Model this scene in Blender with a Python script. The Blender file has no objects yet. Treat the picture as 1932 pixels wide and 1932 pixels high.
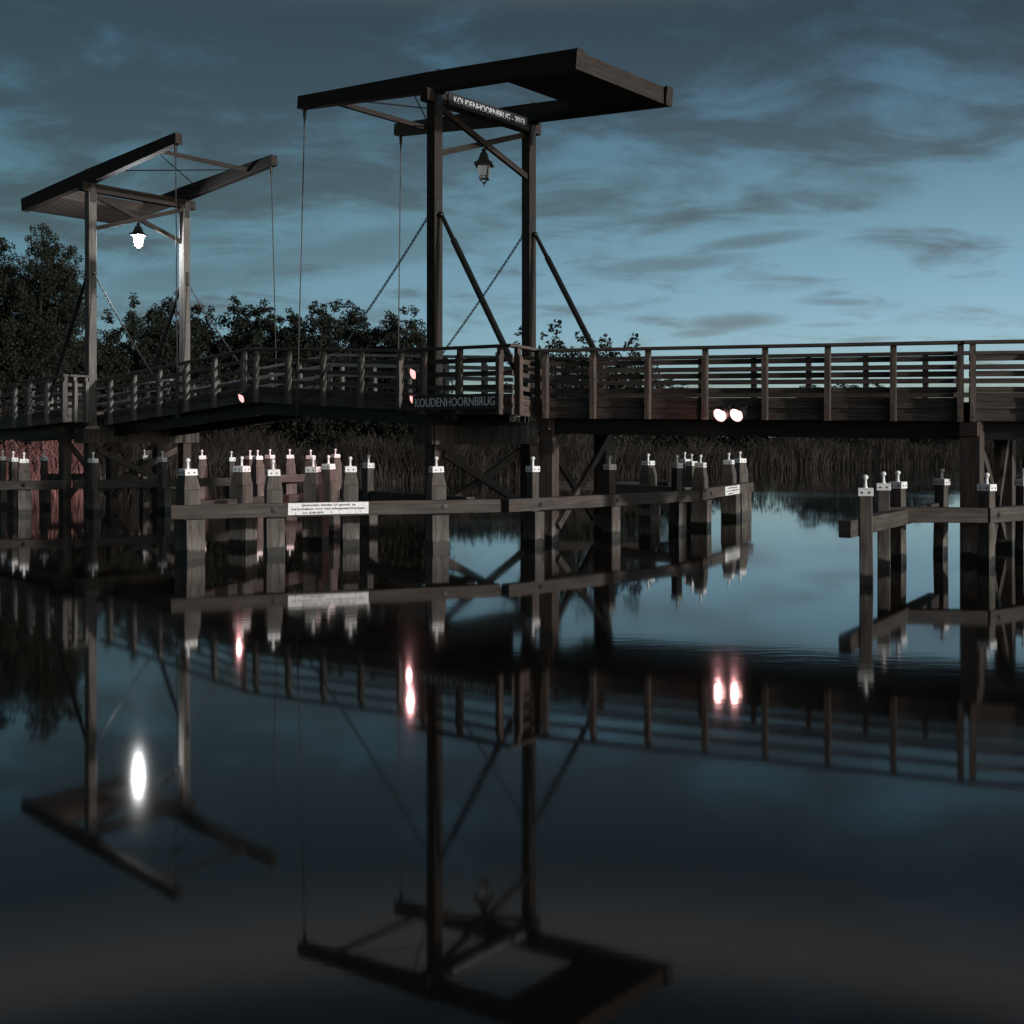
import bpy, math, random
import numpy as np
from mathutils import Vector, Matrix
random.seed(7); rng = np.random.default_rng(11)
R = math.radians
scene = bpy.context.scene
COL = scene.collection
Z = Vector((0, 0, 1))
F, V0, CH = 2200.0, 828.0, 2.28          # focal length in photo pixels, horizon row, eye height over the water

def G(u, d, z=0.0):
    return Vector(((u - 966) / F * d, d, z))
def P(u, v, d):
    return Vector(((u - 966) / F * d, d, CH + (V0 - v) / F * d))

# ------------------------------------------------------------------ materials
def new_mat(name):
    m = bpy.data.materials.new(name); m.use_nodes = True
    return m, m.node_tree, m.node_tree.nodes['Principled BSDF']

def ramp(nt, fac, stops):
    n = nt.nodes.new('ShaderNodeValToRGB')
    e = n.color_ramp.elements
    while len(e) < len(stops): e.new(0.5)
    for k, (p, c) in zip(e, stops):
        k.position = p; k.color = (*c, 1)
    nt.links.new(fac, n.inputs[0])
    return n.outputs[0]

def math_n(nt, op, a, b=None, c=None, clamp=False):
    n = nt.nodes.new('ShaderNodeMath'); n.operation = op; n.use_clamp = clamp
    for i, x in enumerate((a, b, c)):
        if x is None: continue
        if isinstance(x, (int, float)): n.inputs[i].default_value = x
        else: nt.links.new(x, n.inputs[i])
    return n.outputs[0]

def mix(nt, fac, a, b, mode='MIX'):
    n = nt.nodes.new('ShaderNodeMix'); n.data_type = 'RGBA'; n.blend_type = mode
    for s, x in ((n.inputs['Factor'], fac), (n.inputs['A'], a), (n.inputs['B'], b)):
        if isinstance(x, (int, float)): s.default_value = x
        elif isinstance(x, tuple): s.default_value = (*x, 1)
        else: nt.links.new(x, s)
    return [o for o in n.outputs if o.type == 'RGBA'][0]

def noise(nt, vec, scale, detail=4, rough=0.55, dist=0.0):
    n = nt.nodes.new('ShaderNodeTexNoise')
    n.inputs['Scale'].default_value = scale; n.inputs['Detail'].default_value = detail
    n.inputs['Roughness'].default_value = rough; n.inputs['Distortion'].default_value = dist
    if vec is not None: nt.links.new(vec, n.inputs['Vector'])
    return n.outputs['Fac']

def mapping(nt, vec, scale=(1, 1, 1), rot=(0, 0, 0)):
    n = nt.nodes.new('ShaderNodeMapping')
    n.inputs['Scale'].default_value = scale; n.inputs['Rotation'].default_value = rot
    nt.links.new(vec, n.inputs['Vector'])
    return n.outputs[0]

def smooth(nt, x, lo, hi):
    n = nt.nodes.new('ShaderNodeMapRange'); n.interpolation_type = 'SMOOTHSTEP'
    n.inputs['From Min'].default_value = lo; n.inputs['From Max'].default_value = hi
    nt.links.new(x, n.inputs['Value'])
    return n.outputs[0]

def wood(name, dark, mid, light, wet=False, rough=0.72):
    m, nt, b = new_mat(name)
    uv = nt.nodes.new('ShaderNodeTexCoord').outputs['UV']
    geo = nt.nodes.new('ShaderNodeNewGeometry')
    grain = noise(nt, mapping(nt, uv, (1.3, 34, 1)), 1.0, 5, 0.65, 0.4)
    patch = noise(nt, mapping(nt, uv, (0.8, 3.0, 1)), 1.6, 4, 0.6)
    streak0 = noise(nt, mapping(nt, uv, (0.45, 13, 1)), 1.0, 4, 0.6, 0.3)
    f = math_n(nt, 'ADD', math_n(nt, 'ADD', math_n(nt, 'MULTIPLY', grain, 0.42), math_n(nt, 'MULTIPLY', patch, 0.26)), math_n(nt, 'MULTIPLY', streak0, .32))
    col = ramp(nt, f, [(0.38, dark), (0.5, mid), (0.62, light)])
    isl = geo.outputs['Random Per Island']
    col = mix(nt, 1.0, col, ramp(nt, isl, [(0, (.72, .72, .72)), (1, (1.2, 1.17, 1.15))]), 'MULTIPLY')
    r = rough
    if wet:
        sx = nt.nodes.new('ShaderNodeSeparateXYZ'); nt.links.new(geo.outputs['Position'], sx.inputs[0])
        n1 = noise(nt, mapping(nt, geo.outputs['Position'], (9, 9, 2)), 1.0, 4)
        h = math_n(nt, 'ADD', sx.outputs['Z'], math_n(nt, 'MULTIPLY', math_n(nt, 'SUBTRACT', n1, 0.5), -0.16))
        streak = noise(nt, mapping(nt, geo.outputs['Position'], (16, 16, 1.2)), 1.0, 3)
        pale = math_n(nt, 'MULTIPLY', math_n(nt, 'SUBTRACT', 1.0, smooth(nt, h, 0.17, 0.6)), smooth(nt, streak, 0.35, 0.7))
        col = mix(nt, math_n(nt, 'MULTIPLY', pale, 0.7), col, (0.20, 0.19, 0.175))
        wetf = math_n(nt, 'SUBTRACT', 1.0, smooth(nt, h, 0.135, 0.195))
        col = mix(nt, wetf, col, (0.006, 0.006, 0.005))
        nt.links.new(math_n(nt, 'SUBTRACT', rough, math_n(nt, 'MULTIPLY', wetf, 0.25)), b.inputs['Roughness'])
    else:
        b.inputs['Roughness'].default_value = r
    nt.links.new(col, b.inputs['Base Color'])
    b.inputs['Specular IOR Level'].default_value = 0.35
    bp = nt.nodes.new('ShaderNodeBump'); bp.inputs['Strength'].default_value = 0.5; bp.inputs['Distance'].default_value = 0.012
    nt.links.new(grain, bp.inputs['Height']); nt.links.new(bp.outputs[0], b.inputs['Normal'])
    return m

def plain(name, col, rough=0.5, metal=0.0, var=0.25, scale=6.0, spec=0.5):
    m, nt, b = new_mat(name)
    tc = nt.nodes.new('ShaderNodeNewGeometry').outputs['Position']
    n = noise(nt, tc, scale, 5, 0.6)
    lo = tuple(c * (1 - var) for c in col); hi = tuple(min(1, c * (1 + var)) for c in col)
    nt.links.new(ramp(nt, n, [(0.3, lo), (0.7, hi)]), b.inputs['Base Color'])
    nt.links.new(math_n(nt, 'ADD', math_n(nt, 'MULTIPLY', n, 0.2), rough - 0.1), b.inputs['Roughness'])
    b.inputs['Metallic'].default_value = metal
    b.inputs['Specular IOR Level'].default_value = spec
    return m

def glow(name, col, strength):
    m, nt, b = new_mat(name)
    b.inputs['Base Color'].default_value = (0.2, 0.2, 0.2, 1)
    b.inputs['Emission Color'].default_value = (*col, 1)
    b.inputs['Emission Strength'].default_value = strength
    return m

def leaf_mat(name, dark, mid, light):
    m, nt, b = new_mat(name)
    geo = nt.nodes.new('ShaderNodeNewGeometry')
    clump = noise(nt, geo.outputs['Position'], 0.55, 3)
    f = math_n(nt, 'ADD', math_n(nt, 'MULTIPLY', geo.outputs['Random Per Island'], 0.25), math_n(nt, 'MULTIPLY', clump, 0.75))
    nt.links.new(ramp(nt, f, [(0.2, dark), (0.5, mid), (0.8, light)]), b.inputs['Base Color'])
    b.inputs['Roughness'].default_value = 0.75; b.inputs['Specular IOR Level'].default_value = 0.2
    return m

M = {}
M['wood'] = wood('weathered_hardwood', (.034, .026, .0225), (.076, .060, .053), (.145, .120, .107))
M['gantry'] = wood('dark_gantry_timber', (.011, .008, .007), (.024, .018, .0155), (.045, .035, .031))
M['grey'] = wood('grey_timber', (.070, .067, .064), (.138, .133, .128), (.22, .213, .206))  # lighter grey timber for the left gantry posts and left railings
M['pile'] = wood('pile_timber', (.034, .029, .026), (.075, .067, .061), (.14, .128, .118), wet=True)
M['pier'] = wood('pier_timber', (.030, .023, .0195), (.062, .049, .043), (.108, .09, .082), wet=True)
M['beam'] = wood('fender_timber', (.030, .025, .022), (.062, .053, .048), (.11, .098, .09))
M['planks'] = wood('counterweight_planks', (.010, .0065, .005), (.017, .0115, .009), (.027, .019, .015))
M['lamplit'] = wood('lamplit_pale_timber', (.17, .17, .17), (.28, .28, .28), (.38, .38, .375))  # lantern light on the far boards, put into a paler timber colour
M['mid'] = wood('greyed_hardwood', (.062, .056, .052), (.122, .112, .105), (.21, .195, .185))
M['steel'] = plain('black_steel', (.014, .014, .015), 0.42, 0.3)
M['galv'] = plain('galvanised_steel', (.09, .09, .093), 0.4, 0.5)
M['rod'] = plain('steel_rod', (.012, .012, .013), 0.5, 0.0)
M['white'] = plain('white_paint', (.82, .84, .86), 0.5, 0.0, 0.10, 14)
_m = M['white']; _nt = _m.node_tree; _b = _nt.nodes['Principled BSDF']
_g = _nt.nodes.new('ShaderNodeNewGeometry')
_n1 = noise(_nt, mapping(_nt, _g.outputs['Position'], (22, 22, 5)), 1.0, 4, .65)
_n2 = noise(_nt, mapping(_nt, _g.outputs['Position'], (.9, .9, .9)), 1.0, 1)
_d = smooth(_nt, math_n(_nt, 'ADD', _n1, math_n(_nt, 'MULTIPLY', math_n(_nt, 'SUBTRACT', _n2, .5), .5)), .56, .74)
_nt.links.new(mix(_nt, math_n(_nt, 'MULTIPLY', _d, .65), (.80, .82, .84), (.30, .28, .25)), _b.inputs['Base Color'])
M['board'] = plain('black_board', (.013, .014, .016), 0.5)
M['letter'] = plain('white_letters', (.80, .82, .84), 0.5, 0, 0.05)
M['ink'] = plain('black_letters', (.012, .012, .012), 0.6)
M['glass_dark'] = plain('frosted_lantern_glass', (.20, .23, .25), 0.2, 0, 0.35, 30)
M['glass_lit'] = glow('lit_lantern_glass', (.93, .97, 1.0), 10)
_nt = M['glass_lit'].node_tree
_mx = _nt.nodes.new('ShaderNodeMixShader'); _tr = _nt.nodes.new('ShaderNodeBsdfTransparent'); _mx.inputs[0].default_value = .45
_nt.links.new(_tr.outputs[0], _mx.inputs[1]); _nt.links.new(_nt.nodes['Principled BSDF'].outputs[0], _mx.inputs[2])
_nt.links.new(_mx.outputs[0], _nt.nodes['Material Output'].inputs['Surface'])
M['lens'] = glow('red_signal_lens', (1.0, .42, .42), 1.7)
M['lens_hot'] = glow('bright_signal_lens', (1.0, .55, .50), 2.4)
M['bark'] = plain('bark', (.035, .028, .022), 0.9)
M['leaf'] = leaf_mat('dark_foliage', (.006, .008, .0055), (.012, .016, .011), (.024, .030, .021))
M['leaf_pale'] = leaf_mat('open_foliage', (.008, .010, .008), (.016, .019, .014), (.028, .032, .024))
M['bush'] = leaf_mat('shrub_foliage', (.006, .007, .005), (.011, .012, .009), (.020, .021, .016))
M['reed'] = leaf_mat('reed_stems', (.010, .009, .008), (.027, .0235, .0205), (.11, .096, .085))
M['soil'] = plain('bank_soil', (.02, .018, .013), 0.95, 0, .4, 1.2)

# ------------------------------------------------------------------ mesh builder
class MB:
    def __init__(s): s.v = []; s.f = []; s.uv = []
    def face(s, pts, uvs=None):
        i = len(s.v); s.v += [Vector(p) for p in pts]
        s.f.append(tuple(range(i, i + len(pts)))); s.uv.append(uvs or [(0, 0)] * len(pts))
    def hexa(s, a, b):
        """a, b: two quads (4 points each, same winding, seen from outside at a)."""
        i = len(s.v); s.v += [Vector(p) for p in a] + [Vector(p) for p in b]
        L = (sum((Vector(p) for p in b), Vector()) / 4 - sum((Vector(p) for p in a), Vector()) / 4).length
        ou, ov = random.uniform(0, 50), random.uniform(0, 50)
        w = [(Vector(a[k]) - Vector(a[(k + 1) % 4])).length for k in range(4)]
        s.f.append((i, i + 3, i + 2, i + 1)); s.uv.append([(ou, ov), (ou, ov + w[3]), (ou + w[0], ov + w[3]), (ou + w[0], ov)])
        s.f.append((i + 4, i + 5, i + 6, i + 7)); s.uv.append([(ou, ov), (ou + w[0], ov), (ou + w[0], ov + w[1]), (ou, ov + w[1])])
        acc = ov
        for k in range(4):
            k2 = (k + 1) % 4
            s.f.append((i + k, i + k2, i + 4 + k2, i + 4 + k))
            s.uv.append([(ou, acc), (ou, acc + w[k]), (ou + L, acc + w[k]), (ou + L, acc)])
            acc += w[k] + 0.37
        return s
    def beam(s, p0, p1, w, h, up=Z, w1=None, h1=None):
        p0, p1 = Vector(p0), Vector(p1); d = (p1 - p0).normalized()
        if abs(d.dot(up)) > 0.98: up = Vector((0, -1, 0)) if abs(d.y) < 0.9 else Vector((1, 0, 0))
        x = d.cross(up).normalized(); y = x.cross(d).normalized()
        def q(p, w, h): return [p - x * w / 2 - y * h / 2, p + x * w / 2 - y * h / 2, p + x * w / 2 + y * h / 2, p - x * w / 2 + y * h / 2]
        return s.hexa(q(p0, w, h), q(p1, w1 or w, h1 or h))
    def post(s, p0, p1, wx, wy, xdir):
        """upright post, section wx along xdir and wy across it"""
        x = Vector(xdir).normalized(); y = Z.cross(x)
        def q(p): return [p - x * wx / 2 - y * wy / 2, p + x * wx / 2 - y * wy / 2, p + x * wx / 2 + y * wy / 2, p - x * wx / 2 + y * wy / 2]
        return s.hexa(q(Vector(p0)), q(Vector(p1)))
    def tube(s, p0, p1, r0, r1=None, n=10):
        p0, p1 = Vector(p0), Vector(p1); r1 = r0 if r1 is None else r1
        d = (p1 - p0).normalized(); a = Vector((1, 0, 0)) if abs(d.x) < .9 else Z
        x = d.cross(a).normalized(); y = d.cross(x)
        i = len(s.v); L = (p1 - p0).length; o = random.uniform(0, 30)
        for p, r in ((p0, r0), (p1, r1)):
            for k in range(n):
                t = 2 * math.pi * k / n; s.v.append(p + x * math.cos(t) * r + y * math.sin(t) * r)
        for k in range(n):
            k2 = (k + 1) % n
            s.f.append((i + k, i + n + k, i + n + k2, i + k2)); s.uv.append([(o, k * .05), (o + L, k * .05), (o + L, k * .05 + .05), (o, k * .05 + .05)])
        s.f.append(tuple(i + k for k in range(n))); s.uv.append([(o, 0)] * n)
        s.f.append(tuple(i + n + k for k in reversed(range(n)))); s.uv.append([(o, 0)] * n)
        return s
    def lathe(s, c, prof, n=10, rot=0.0, ax=None):
        c = Vector(c); i = len(s.v)
        ax = Vector(ax).normalized() if ax is not None else Z
        if abs(ax.z) > .99: X, Y = Vector((1, 0, 0)), Vector((0, 1, 0))
        else: X = Z.cross(ax).normalized(); Y = ax.cross(X)
        for r, z in prof:
            for k in range(n):
                t = rot + 2 * math.pi * k / n; s.v.append(c + X * (r * math.cos(t)) + Y * (r * math.sin(t)) + ax * z)
        for j in range(len(prof) - 1):
            for k in range(n):
                k2 = (k + 1) % n
                s.f.append((i + j * n + k, i + j * n + k2, i + (j + 1) * n + k2, i + (j + 1) * n + k)); s.uv.append([(0, 0)] * 4)
        s.f.append(tuple(i + k for k in reversed(range(n)))); s.uv.append([(0, 0)] * n)
        s.f.append(tuple(i + (len(prof) - 1) * n + k for k in range(n))); s.uv.append([(0, 0)] * n)
        return s
    def ball(s, c, r, n=10):
        prof = [(max(1e-4, r * math.sin(t)), -r * math.cos(t)) for t in [math.pi * j / 6 for j in range(7)]]
        return s.lathe(c, prof, n)
    def build(s, name, mat, parent=None, bevel=0.0, smoothing=False):
        me = bpy.data.meshes.new(name)
        o = bpy.data.objects.new(name, me)
        off = root_loc(parent)
        me.from_pydata([v - off for v in s.v], [], s.f)
        uv = me.uv_layers.new(name='UVMap')
        flat = [c for f in s.uv for p in f for c in p]
        uv.data.foreach_set('uv', flat)
        me.materials.append(M[mat] if isinstance(mat, str) else mat)
        if smoothing:
            me.polygons.foreach_set('use_smooth', [True] * len(me.polygons))
            me.set_sharp_from_angle(angle=R(38))
        COL.objects.link(o)
        if parent is not None: o.parent = parent
        if bevel:
            b = o.modifiers.new('bevel', 'BEVEL'); b.width = bevel; b.segments = 2; b.limit_method = 'ANGLE'
        return o

def root_loc(o):
    v = Vector()
    while o is not None:
        v = v + o.location; o = o.parent
    return v

def tag(o, label=None, cat=None, group=None, kind=None):
    if label and not kind: kind = 'thing'
    for k, v in (('label', label), ('category', cat), ('group', group), ('kind', kind)):
        if v: o[k] = v
    return o

def thing(name, loc, label, cat, group=None):
    o = bpy.data.objects.new(name, None); o.empty_display_size = 0.2
    o.location = loc; COL.objects.link(o)
    return tag(o, label, cat, group)

def copy_tree(src, parent=None):
    c = src.copy(); COL.objects.link(c)
    if parent is not None: c.parent = parent
    for ch in list(src.children): copy_tree(ch, c)
    return c

def text_mesh(name, string, center, xdir, up, width, height, mat, parent, depth=0.006, bold=0.0):
    cu = bpy.data.curves.new(name, 'FONT'); cu.body = string; cu.extrude = 0.01; cu.offset = bold; cu.resolution_u = 3
    ob = bpy.data.objects.new(name, cu); COL.objects.link(ob)
    bpy.context.view_layer.update()
    dg = bpy.context.evaluated_depsgraph_get()
    me = bpy.data.meshes.new_from_object(ob.evaluated_get(dg))
    bpy.data.objects.remove(ob)
    co = np.zeros(len(me.vertices) * 3); me.vertices.foreach_get('co', co); co = co.reshape(-1, 3)
    lo, hi = co.min(0), co.max(0); c = (lo + hi) / 2; s = hi - lo
    x = Vector(xdir).normalized(); y = Vector(up).normalized(); n = x.cross(y)
    off = root_loc(parent)
    q = (co - c) / s
    base = np.array(Vector(center) - off)
    out = base + np.outer(q[:, 0] * width, x) + np.outer(q[:, 1] * height, y) + np.outer(q[:, 2] * depth, n)
    me.vertices.foreach_set('co', out.ravel())
    me.name = name; me.materials.clear(); me.materials.append(M[mat])
    o = bpy.data.objects.new(name, me); COL.objects.link(o); o.parent = parent
    return o

# ------------------------------------------------------------------ bridge frame of reference
E = Vector((-0.763, 0.646, 0)).normalized()      # along the bridge towards the left gantry
C = Vector((0.646, 0.763, 0)).normalized()       # across the bridge, away from the camera
N1 = Vector((-1.825, 27.5, 0))
LEN = 15.31
N2 = N1 + E * LEN
WID = 3.5
def B(t, c, z):
    return Vector((N1.x, N1.y, 0)) + E * t + C * c + Z * z
def ray_t(u, p, d):
    """distance along p + t d where picture column u is met"""
    k = (u - 966) / F
    return (k * p.y - p.x) / (d.x - k * d.y)

# ------------------------------------------------------------------ gantries
def gantry(base_t, sgn, label, named, grp, mat, pmat):
    """sgn +1: leaf on the +E side"""
    def W(t, c, z): return B(base_t + sgn * t, c, z)
    e = E * sgn
    t = thing('bridge_gantry', W(0, 0, 0), label, 'gantry', grp)
    zt = 10.18
    for c in (0, WID):
        m = MB(); m.post(W(0, c, 2.72), W(0, c, zt), .27, .27, e); m.build('post', pmat, t, .012)
    MB().beam(W(0, -.36, zt + .15), W(0, WID + .36, zt + .15), .25, .29).build('crossbeam', mat, t, .012)
    MB().beam(W(-.02, .12, 10.13), W(-.02, WID - .12, 9.03), .10, .14).build('cross_brace', mat, t, .006)
    MB().beam(W(.085, .12, 9.03), W(.085, WID - .12, 10.13), .10, .14).build('cross_brace', mat, t, .006)
    for c in (0, WID):
        cs = -1 if c == 0 else 1
        m = MB()
        # bearing straps and plates at the post head, on both faces
        for f in (-1, 1):
            m.beam(W(f * .15, c, 9.86), W(f * .15, c, 10.50), .19, .014, up=e)
            for q in range(3):
                for r_ in (-.055, .055):
                    m.tube(W(f * .157, c + r_, 9.9 + q * .09), W(f * .175, c + r_, 9.9 + q * .09), .016, n=6)
        m.build('steel_plate', 'steel', t, .003)
        m = MB()
        m.beam(W(-.17, c, 10.40), W(-.17, c, 10.96), .17, .03, up=e)
        m.tube(W(-.20, c - .13, 10.52), W(-.20, c + .13, 10.52), .10, n=12)
        m.beam(W(-.27, c + .0, 10.36), W(-.27, c, 10.62), .05, .14, up=e)
        for q in range(4):
            for r_ in (-.05, .05): m.tube(W(-.18, c + r_, 10.6 + q * .09), W(-.205, c + r_, 10.6 + q * .09), .015, n=6)
        m.build('bearing', 'steel', t, .004)
        # mid-height plate that takes strut and chain
        m = MB()
        for f in (-1, 1):
            m.beam(W(f * .143, c, 7.55), W(f * .143, c, 8.0), .13, .014, up=e)
            for q in range(4): m.tube(W(f * .15, c - .03, 7.6 + q * .11), W(f * .165, c - .03, 7.6 + q * .11), .018, n=6)
            m.beam(W(f * .15, c, 7.6), W(f * .24, c, 7.52), .04, .07)
        m.build('steel_plate', 'steel', t, .003)
        # strut towards the shore side
        a, b = W(-.22, c, 7.54), W(-2.98, c, 3.02)
        k = a.lerp(b, .14)
        m = MB(); m.tube(a, k, .05, .055, 10); m.tube(k, b, .075, .075, 12); m.ball(a, .07, 8)
        m.build('strut', 'steel', t, smoothing=True)
        # chain towards the leaf
        a, b = W(.22, c, 7.54), W(4.85, c + cs * .08, 3.15)
        n = 58; m = MB()
        for i in range(n):
            q0 = i / n; q1 = (i + 1.28) / n
            def pt(q): return a.lerp(b, q) - Z * (.55 * q * (1 - q))
            p0, p1 = pt(q0), pt(min(q1, 1)); d = (p1 - p0).normalized()
            sd = d.cross(Z).normalized() if i % 2 else d.cross(d.cross(Z)).normalized()
            for s_ in (-1, 1): m.tube(p0 + sd * s_ * .022, p1 + sd * s_ * .022, .0115, n=5)
            m.tube(p0 - sd * .03, p0 + sd * .03, .0115, n=5)
        m.build('chain', 'galv', t)
    if named:
        nb = MB().beam(W(-.16, .30, zt + .17), W(-.16, WID - .28, zt + .17), .035, .30).build('name_board', 'board', t, .004)
        text_mesh('lettering', 'KOUDENHOORNBRUG - 2013', W(-.186, WID / 2 + .03, zt + .175), C, Z, 2.62, .165, 'letter', nb)
    # ---- balance frame: its own thing, swings on the bearings
    bz = 10.69; sl = 0.0845
    bl = ('upper balance frame of the right gantry, plank counterweight over the deck at right' if named else
          'upper balance frame of the left gantry, plank counterweight pointing left')
    bf = thing('balance_frame', W(0, 0, bz - .3), bl, 'balance frame', 'balance frames on the two gantries')
    def bpt(tt, c): return W(tt, c, bz + sl * tt)
    for c in (0, WID):
        m = MB()
        m.beam(bpt(-4.22, c), bpt(0.3, c), .24, .43, h1=.47); m.build('balance_beam', mat, bf, .012)
        m = MB(); m.beam(bpt(.3, c), bpt(4.89, c), .237, .465, h1=.33); m.build('balance_beam', mat, bf, .012)
    m = MB(); m.hexa(
        [bpt(-4.10, .13) - Z * .19, bpt(-4.10, WID - .13) - Z * .19, bpt(-4.10, WID - .13) + Z * .13, bpt(-4.10, .13) + Z * .13],
        [bpt(-2.15, .13) - Z * .19, bpt(-2.15, WID - .13) - Z * .19, bpt(-2.15, WID - .13) + Z * .13, bpt(-2.15, .13) + Z * .13])
    cw = m.build('counterweight', 'planks', bf)
    m = MB()
    for k in range(13):
        q = -4.04 + k * .15
        m.beam(bpt(q, .13) - Z * .202, bpt(q, WID - .13) - Z * .202, .142, .02)
    m.build('planking', 'planks', cw, .004)
    MB().beam(bpt(-4.16, .12), bpt(-4.16, WID - .12), .09, .40).build('end_board', mat, bf, .006)
    for c in (0, WID):
        MB().beam(bpt(-4.235, c), bpt(-4.29, c), .26, .45).build('end_cap', mat, bf, .008)
    MB().beam(bpt(3.68, .1) - Z * .06, bpt(3.68, WID - .1) - Z * .06, .11, .13).build('tie_beam', mat, bf, .006)
    MB().tube(bpt(3.5, .1), bpt(.9, WID - .1), .018).build('tie_rod', 'rod', bf)
    MB().tube(bpt(.9, .1), bpt(3.5, WID - .1), .018).build('tie_rod', 'rod', bf)
    for c in (0, WID):
        cs = -1 if c == 0 else 1
        top = bpt(4.72, c) - Z * .17; bot = W(4.93, c + cs * .08, 3.18)
        m = MB(); m.tube(top, bot, .016, n=8); m.tube(top + Z * .04, top.lerp(bot, .03), .055, .04, 8); m.tube(top.lerp(bot, .03), top.lerp(bot, .05), .03, .02, 8)
        m.tube(bot, bot + Z * .55, .03, n=8)
        m.build('hanger_rod', 'rod', bf, smoothing=True)
        MB().beam(bot + Z * .1, bot - Z * .32, .10, .14, up=E).build('hanger_bracket', 'steel', bf, .006)
    return t

GG = 'timber gantries of the double drawbridge'
gantry(0, 1, 'tall dark timber gantry at right with KOUDENHOORNBRUG - 2013 lettered on its crossbeam', True, GG, 'gantry', 'gantry')
gantry(LEN, -1, 'greyer timber gantry at left with the lit lantern under its crossbeam', False, GG, 'gantry', 'grey')

# ------------------------------------------------------------------ lanterns
def lantern(pos, label, lit):
    """pos: point under the cross braces where the lantern hangs"""
    t = thing('lantern', pos - Z * .95, label, 'lantern', 'lanterns hung under the gantry braces')
    p = pos
    a = R(40)
    m = MB(); m.tube(p + C * -.28 - Z * .03, p + C * .28 - Z * .03, .014); m.tube(p, p - Z * .10, .02); m.lathe(p - Z * .2, [(.03, 0), (.05, .03), (.075, .05), (.03, .09), (.02, .11)], 10)
    m.build('hook', 'steel', t, smoothing=True)
    m = MB(); m.lathe(p - Z * .42, [(.19, 0), (.17, .05), (.115, .19), (.10, .20), (.06, .22)], 4, a)
    m.lathe(p - Z * .47, [(.31, -.06), (.315, -.03), (.19, .055)], 4, a)
    m.build('roof', 'steel', t, .004)
    m = MB(); m.lathe(p - Z * .84, [(.115, 0), (.195, .345)], 4, a)
    m.build('glass', 'glass_lit' if lit else 'glass_dark', t)
    if lit:
        li = bpy.data.lights.new('lantern_bulb', 'POINT'); li.energy = 1800; li.color = (.95, .98, 1.0); li.shadow_soft_size = .06
        lo = bpy.data.objects.new('lantern_bulb', li); COL.objects.link(lo); lo.parent = t; lo.location = Z * (.95 - .68)
    m = MB()
    for k in range(4):
        q = a + k * math.pi / 2
        d = Vector((math.cos(q), math.sin(q), 0))
        m.tube(p - Z * .86 + d * .128, p - Z * .48 + d * .21, .013, n=6)
        q2 = a + (k + 1) * math.pi / 2; d2 = Vector((math.cos(q2), math.sin(q2), 0))
        m.tube(p - Z * .855 + d * .128, p - Z * .855 + d2 * .128, .013, n=6)
        m.tube(p - Z * .80 + d * .138, p - Z * .80 + d2 * .138, .008, n=6)
        m.tube(p - Z * .86 + d * .128, p - Z * .97 + d * .03, .012, n=6)
        m.ball(p - Z * .86 + d * .15, .022, 6)
        m.ball(p - Z * .49 + d * .30, .02, 6)
    m.build('frame', 'steel', t)
    MB().lathe(p - Z * 1.03, [(.005, -.02), (.025, .02), (.02, .05), (.04, .07), (.015, .10)], 8).build('finial', 'steel', t, smoothing=True)
    return t
lantern(B(-.02, WID / 2 - .02, 9.56), 'unlit black lantern with frosted glass under the right gantry', False)
lantern(B(LEN + .02, WID / 2 - .02, 9.56), 'brightly lit lantern glowing white under the left gantry', True)

# ------------------------------------------------------------------ railings and decks
def railing(p0, p1, inward, posts, label, grp, mat='wood', fascia=True, over0=0.0, over1=0.0, group=None):
    p0, p1 = Vector(p0), Vector(p1)
    d3 = p1 - p0; L = Vector((d3.x, d3.y, 0)).length
    d = Vector((d3.x, d3.y, 0)) / L; sl = d3.z / L
    n = Vector(inward).normalized()
    t = thing('bridge_railing', p0 - Z * 1.5, label, 'railing', grp)
    def q(s, off, z): return Vector((p0.x, p0.y, 0)) + d * s + n * off + Z * (p0.z + sl * s + z)
    MB().hexa(
        [q(-over0, .10, -.075), q(-over0, -.09, -.075), q(-over0, -.09, -.012), q(-over0, .10, 0)],
        [q(L + over1, .10, -.075), q(L + over1, -.09, -.075), q(L + over1, -.09, -.012), q(L + over1, .10, 0)]).build('handrail', mat, t, .008)
    for z in (-.33, -.62, -.915):
        MB().beam(q(0, .092, z), q(L, .092, z), .038, .105).build('rail_board', mat, t, .006)
    if fascia:
        MB().beam(q(0, .10, -1.10), q(L, .10, -1.10), .055, .075).build('curb_board', mat, t, .006)
        MB().beam(q(0, .085, -1.205), q(L, .085, -1.205), .05, .125).build('fascia_board', mat, t, .005)
        MB().beam(q(0, .115, -1.32), q(L, .115, -1.32), .05, .10).build('fascia_board', mat, t, .005)
        MB().beam(q(0, .085, -1.435), q(L, .085, -1.435), .05, .135).build('fascia_board', mat, t, .005)
    w = .052
    for s in posts:
        m = MB()
        prof = [(.07, -1.51), (-.085, -1.51), (-.085, -.27), (-.035, -.19), (-.035, -.07), (.07, -.07)]
        a = [q(s - w, o, z) for o, z in prof]; b = [q(s + w, o, z) for o, z in prof]
        ou = random.uniform(0, 40)
        uva = [(ou + z, o) for o, z in prof]
        m.face(a, uva); m.face(list(reversed(b)), list(reversed(uva)))
        for k in range(6):
            k2 = (k + 1) % 6
            zz = (prof[k][1], prof[k2][1]); ex = .3 + .2 * k
            m.face([a[k2], a[k], b[k], b[k2]], [(ou + zz[1], ex), (ou + zz[0], ex), (ou + zz[0], ex + .1), (ou + zz[1], ex + .1)])
        for z in (-1.25, -1.43): m.tube(q(s, -.085, z), q(s, -.094, z), .016, n=6)
        m.build('post', 'mid' if mat == 'lamplit' else mat, t, .004)
    return t

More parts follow.
